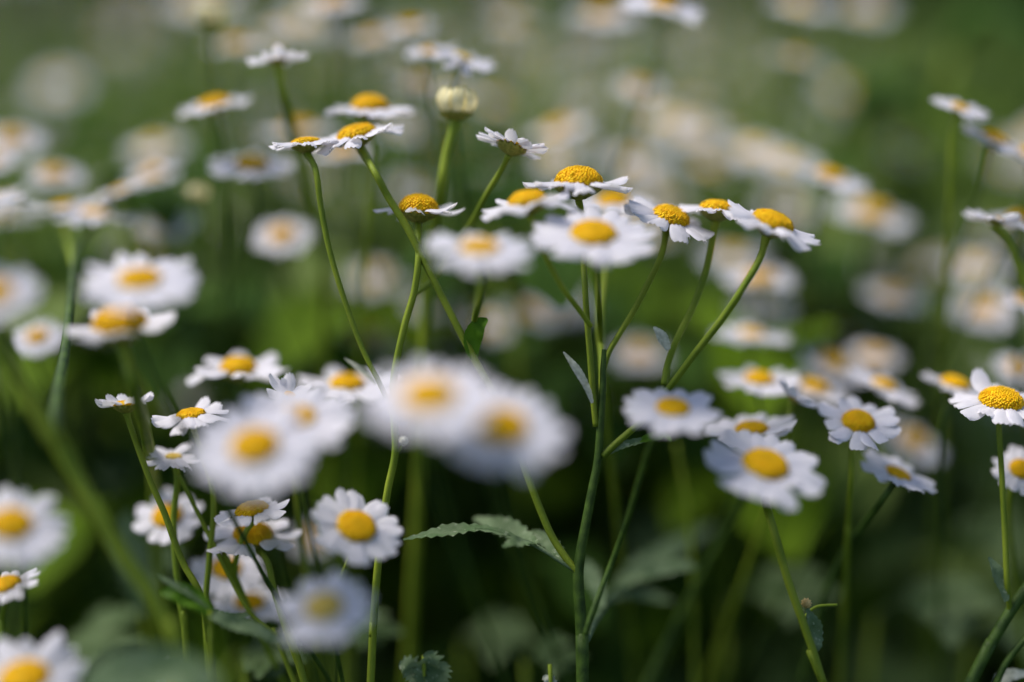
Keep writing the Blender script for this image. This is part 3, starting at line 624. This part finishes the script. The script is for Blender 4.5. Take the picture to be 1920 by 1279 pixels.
# ------------------------------------------------------------------ broad leafy weeds between the daisies
M_WD = ramp_mat('weed_dark', (.02, .048, .008), (.06, .12, .02), 0.6, 60, trans=.15, spec=.04)
M_WM = ramp_mat('weed_mid', (.06, .12, .006), (.18, .29, .02), 0.6, 60, trans=.4, spec=.04)
M_WL = ramp_mat('weed_lime', (.10, .20, .008), (.17, .31, .015), 0.55, 60, trans=.4, spec=.04)
def weed(k, m, h):
    rg = random.Random(900 + k); root = empty('leafy_plant', (0, 0, 0)); sb = MB(); lb = MB()
    for s_ in range(rg.randint(3, 5)):
        a = rg.uniform(0, 6.283); lean = rg.uniform(.02, .08); d = Vector((math.cos(a), math.sin(a), 0)); hh = h * rg.uniform(.75, 1)
        sp = spline([Vector((0, 0, -.004)), d * lean * .3 + Vector((0, 0, hh * .5)), d * lean + Vector((0, 0, hh))], 6)
        tube(sb, sp, .0013, 6)
        for i in range(24):
            p = sp[rg.randint(4, len(sp) - 1)]; b = rg.uniform(0, 6.283); e = Vector((math.cos(b), math.sin(b), 0)); L_ = rg.uniform(.024, .048)
            blade(lb, spline([p, p + e * L_ * .5 + Vector((0, 0, L_ * .3)), p + e * L_ + Vector((0, 0, L_ * .05))], 3), L_ * rg.uniform(.2, .32), Vector((-e.x * .3, -e.y * .3, 1)).normalized(), .15, 5, .2, rg, .06)
    link('stem', sb.mesh('stem', M_STEM), root); link('foliage', lb.mesh('foliage', m), root); return root
M_WG = ramp_mat('weed_grey', (.08, .13, .03), (.27, .35, .11), 0.6, 30, trans=.3, spec=.04)
WN = (('dark green', M_WD, .50), ('mid green', M_WM, .46), ('bright lime green', M_WL, .46), ('grey green', M_WG, .48))
wp = [weed(k, WN[k][1], WN[k][2]) for k in range(4)]; wused = [False] * 4
WS = [(-.27, .62, 0, 1.0), (-.20, .56, 0, .95), (-.33, .80, 0, 1.05), (-.10, .60, 0, .92), (-.02, .72, 0, .9), (.30, .74, 0, .92), (.36, .66, 0, .95), (.25, .60, 0, .85), (.42, .95, 0, 1.0), (.50, 1.1, 0, 1.05),
      (.60, 1.3, 0, 1.1), (.62, 1.6, 0, 1.1), (.75, 1.7, 0, 1.15), (.52, .85, 0, 1.1), (-.45, 1.2, 0, 1.15), (-.60, 1.4, 0, 1.15), (-.17, .50, 0, .82), (.02, .50, 0, .78), (.12, .52, 0, .8), (.20, .5, 0, .78), (-.25, .48, 0, .8), (.27, .5, 0, .8), (-.08, .46, 0, .75), (.07, .46, 0, .74), (.16, .45, 0, .74),
      (-.12, .85, 1, 1.1), (.03, .62, 1, 1.1), (.16, .66, 1, 1.02), (-.32, .66, 1, 1.1), (-.22, .9, 1, 1.15), (.1, 1.0, 1, 1.1), (.3, 1.2, 1, 1.1), (-.5, 1.0, 1, 1.2), (.22, .8, 1, .95), (-.03, 1.3, 1, 1.2), (.34, .84, 1, 1.0), (-.05, .55, 1, .85), (.21, .6, 1, .9),
      (.18, .74, 2, 1.16), (.01, .78, 2, 1.22), (-.28, .70, 2, 1.2), (.24, .66, 2, .98), (.33, .70, 2, 1.0), (.85, 1.9, 0, 1.2), (.95, 2.2, 0, 1.2), (.7, 2.0, 0, 1.2), (1.1, 2.5, 0, 1.2), (.9, 2.7, 0, 1.2), (.66, 1.45, 0, 1.15), (-.8, 2.0, 1, 1.2), (-.3, 1.8, 1, 1.2), (.2, 1.7, 1, 1.2), (-.1, 2.2, 1, 1.2), (.45, 1.9, 1, 1.2), (.05, .9, 2, 1.2)]
rw = random.Random(77)
for i in range(175):
    D = .42 + .9 * rw.random() ** 1.5; x = rw.uniform(-.37, .37) * D; px = 960 + x / D / K
    k = rw.choice((0, 1, 1, 3, 3, 3, 2)) if px > 620 else rw.choice((0, 0, 0, 1, 3))
    if px > 1500: k = rw.choice((0, 1, 3, 3))
    if k == 2: D = D + .25; x *= D / (D - .25)
    top = .62 + D * (-.242 + .97 * K * (639 - rw.uniform(-40, 820)))
    WS.append((x, D, k, max(.7, min(1.28, (top - gz(D)) / WN[k][2]))))
for i, (x, D, k, s_) in enumerate(WS):
    o = wp[k] if not wused[k] else copy_tree(wp[k]); wused[k] = True
    o.location = (x, D * math.cos(PITCH) + .03, gz(D)); o.rotation_euler = (0, 0, i * 1.7); o.scale = (s_,) * 3
    px = 960 + x / D / K; side = 'left' if px < 640 else ('centre' if px < 1280 else 'right')
    tag(o, 'blurred %s leafy plant %s, toward the %s' % (WN[k][0], band(D), side), 'plant', '%s leafy plants %s %s' % (WN[k][0], band(D), side))
# ------------------------------------------------------------------ green undergrowth and ground
def clump(mb, x, y, h, rg, kind):
    if kind == 0:
        for _ in range(rg.randint(2, 4)):
            a = rg.uniform(0, 6.283); L_ = rg.uniform(.025, .07); z = h * rg.uniform(.2, 1)
            st = Vector((x + rg.uniform(-.01, .01), y + rg.uniform(-.01, .01), z + gz(y))); d = Vector((math.cos(a), math.sin(a), 0))
            blade(mb, [st, st + d * L_ * .35 + Vector((0, 0, L_ * .25)), st + d * L_ * .7 + Vector((0, 0, L_ * .22)), st + d * L_ + Vector((0, 0, L_ * .02))], L_ * rg.uniform(.16, .3), Vector((-d.x * .3, -d.y * .3, 1)).normalized(), .3, 3, .2, rg)
    else:
        a = rg.uniform(0, 6.283); lean = rg.uniform(.1, .7) * h; d = Vector((math.cos(a), math.sin(a), 0))
        st = Vector((x, y, gz(y) - .002)); face = Vector((rg.uniform(-1, 1), -1, .2)).normalized()
        blade(mb, [st, st + d * lean * .2 + Vector((0, 0, h * .4)), st + d * lean * .6 + Vector((0, 0, h * .75)), st + d * lean + Vector((0, 0, h))], rg.uniform(.0012, .0028) * (1 + y * .25), face, 0, 3, .2, rg)
rg = random.Random(5)
leafmb, grassmb, lowmb = MB(), MB(), MB()
for i in range(20000):
    y = .41 + 3.6 * rg.random() ** 1.6; x = rg.uniform(-1, 1) * (.42 * y + .18)
    clump(leafmb, x, y, rg.random() ** .6 * (.40 if y < .48 else .45), rg, 0)
for i in range(1500):
    y = .50 + 4.3 * rg.random() ** 1.4; x = rg.uniform(-1, 1) * (.42 * y + .18)
    if rg.random() < .75 and math.sin(x * 9 + 1.3) + math.sin(y * 7 + x * 4) < .2: continue
    clump(grassmb, x, y, rg.uniform(.22, .44), rg, 1)
M_UNDER = ramp_mat('undergrowth_green_sheen', (.035, .065, .016), (.19, .27, .07), 0.55, 22, trans=.25, spec=.04)
M_UNDER.node_tree.nodes['Color Ramp'].color_ramp.elements[0].position = .40; M_UNDER.node_tree.nodes['Color Ramp'].color_ramp.elements[1].position = .58  # pale end: grey green leaves plus sky sheen painted into the colour
M_GRASS = ramp_mat('grass_fresh', (.02, .06, .003), (.11, .23, .008), 0.6, 9, trans=.35, spec=.04)
tag(link('undergrowth', leafmb.mesh('undergrowth', M_UNDER)), 'dense grey green leaves filling the meadow beneath the daisies', 'undergrowth', kind='stuff')
tag(link('grass', grassmb.mesh('grass', M_GRASS)), 'soft bright green grass and stalks between the daisy plants', 'grass', kind='stuff')
def far_d(y): return .02 + .16 * (1 - math.exp(-(y - 3) / 4))
for i in range(14000):
    y = 3.0 + 16 * rg.random() ** 1.5; x = rg.uniform(-1, 1) * (.42 * y + .3); h = rg.uniform(.12, .30) * (1 + .02 * y)
    st = Vector((x, y, gz(y))); a = rg.uniform(0, 6.283); d = Vector((math.cos(a), math.sin(a), 0)) * h * .4; ww = .006 * (1 + y * .35)
    blade(lowmb, [st, st + d * .4 + Vector((0, 0, h * .6)), st + d + Vector((0, 0, h))], ww, Vector((rg.uniform(-1, 1), -1, .3)).normalized(), 0, 3, .2, rg)
M_FAR = ramp_mat('far_grass_green', (.012, .030, .007), (.035, .065, .015), 0.6, 2.0, trans=.2, spec=.04)
tag(link('distant_grass', lowmb.mesh('distant_grass', M_FAR)), 'dark green grass beyond the last daisies', 'grass', kind='stuff')
mb = MB(); n = 160
for j in range(n + 1):
    for i in range(n + 1):
        u, v = -1 + 2 * i / n, -1 + 2 * j / n; X = math.copysign(abs(u) ** 3, u) * 150; Y = math.copysign(abs(v) ** 3, v) * 150
        z = .006 * math.sin(X * 3.1) * math.cos(Y * 2.7) * (1 if abs(Y) > 1 else .3) - .006 + gz(Y) + max(0, Y - 30) * .05
        mb.v.append((X, Y, z))
for j in range(n):
    for i in range(n): mb.f.append((j * (n + 1) + i, j * (n + 1) + i + 1, (j + 1) * (n + 1) + i + 1, (j + 1) * (n + 1) + i)); mb.m.append(0)
M_GROUND = ramp_mat('ground_soil', (.012, .022, .006), (.03, .05, .014), 0.95, 3.0, bump=.4, bscale=60, spec=.04)
tag(link('ground', mb.mesh('ground', M_GROUND)), kind='structure')
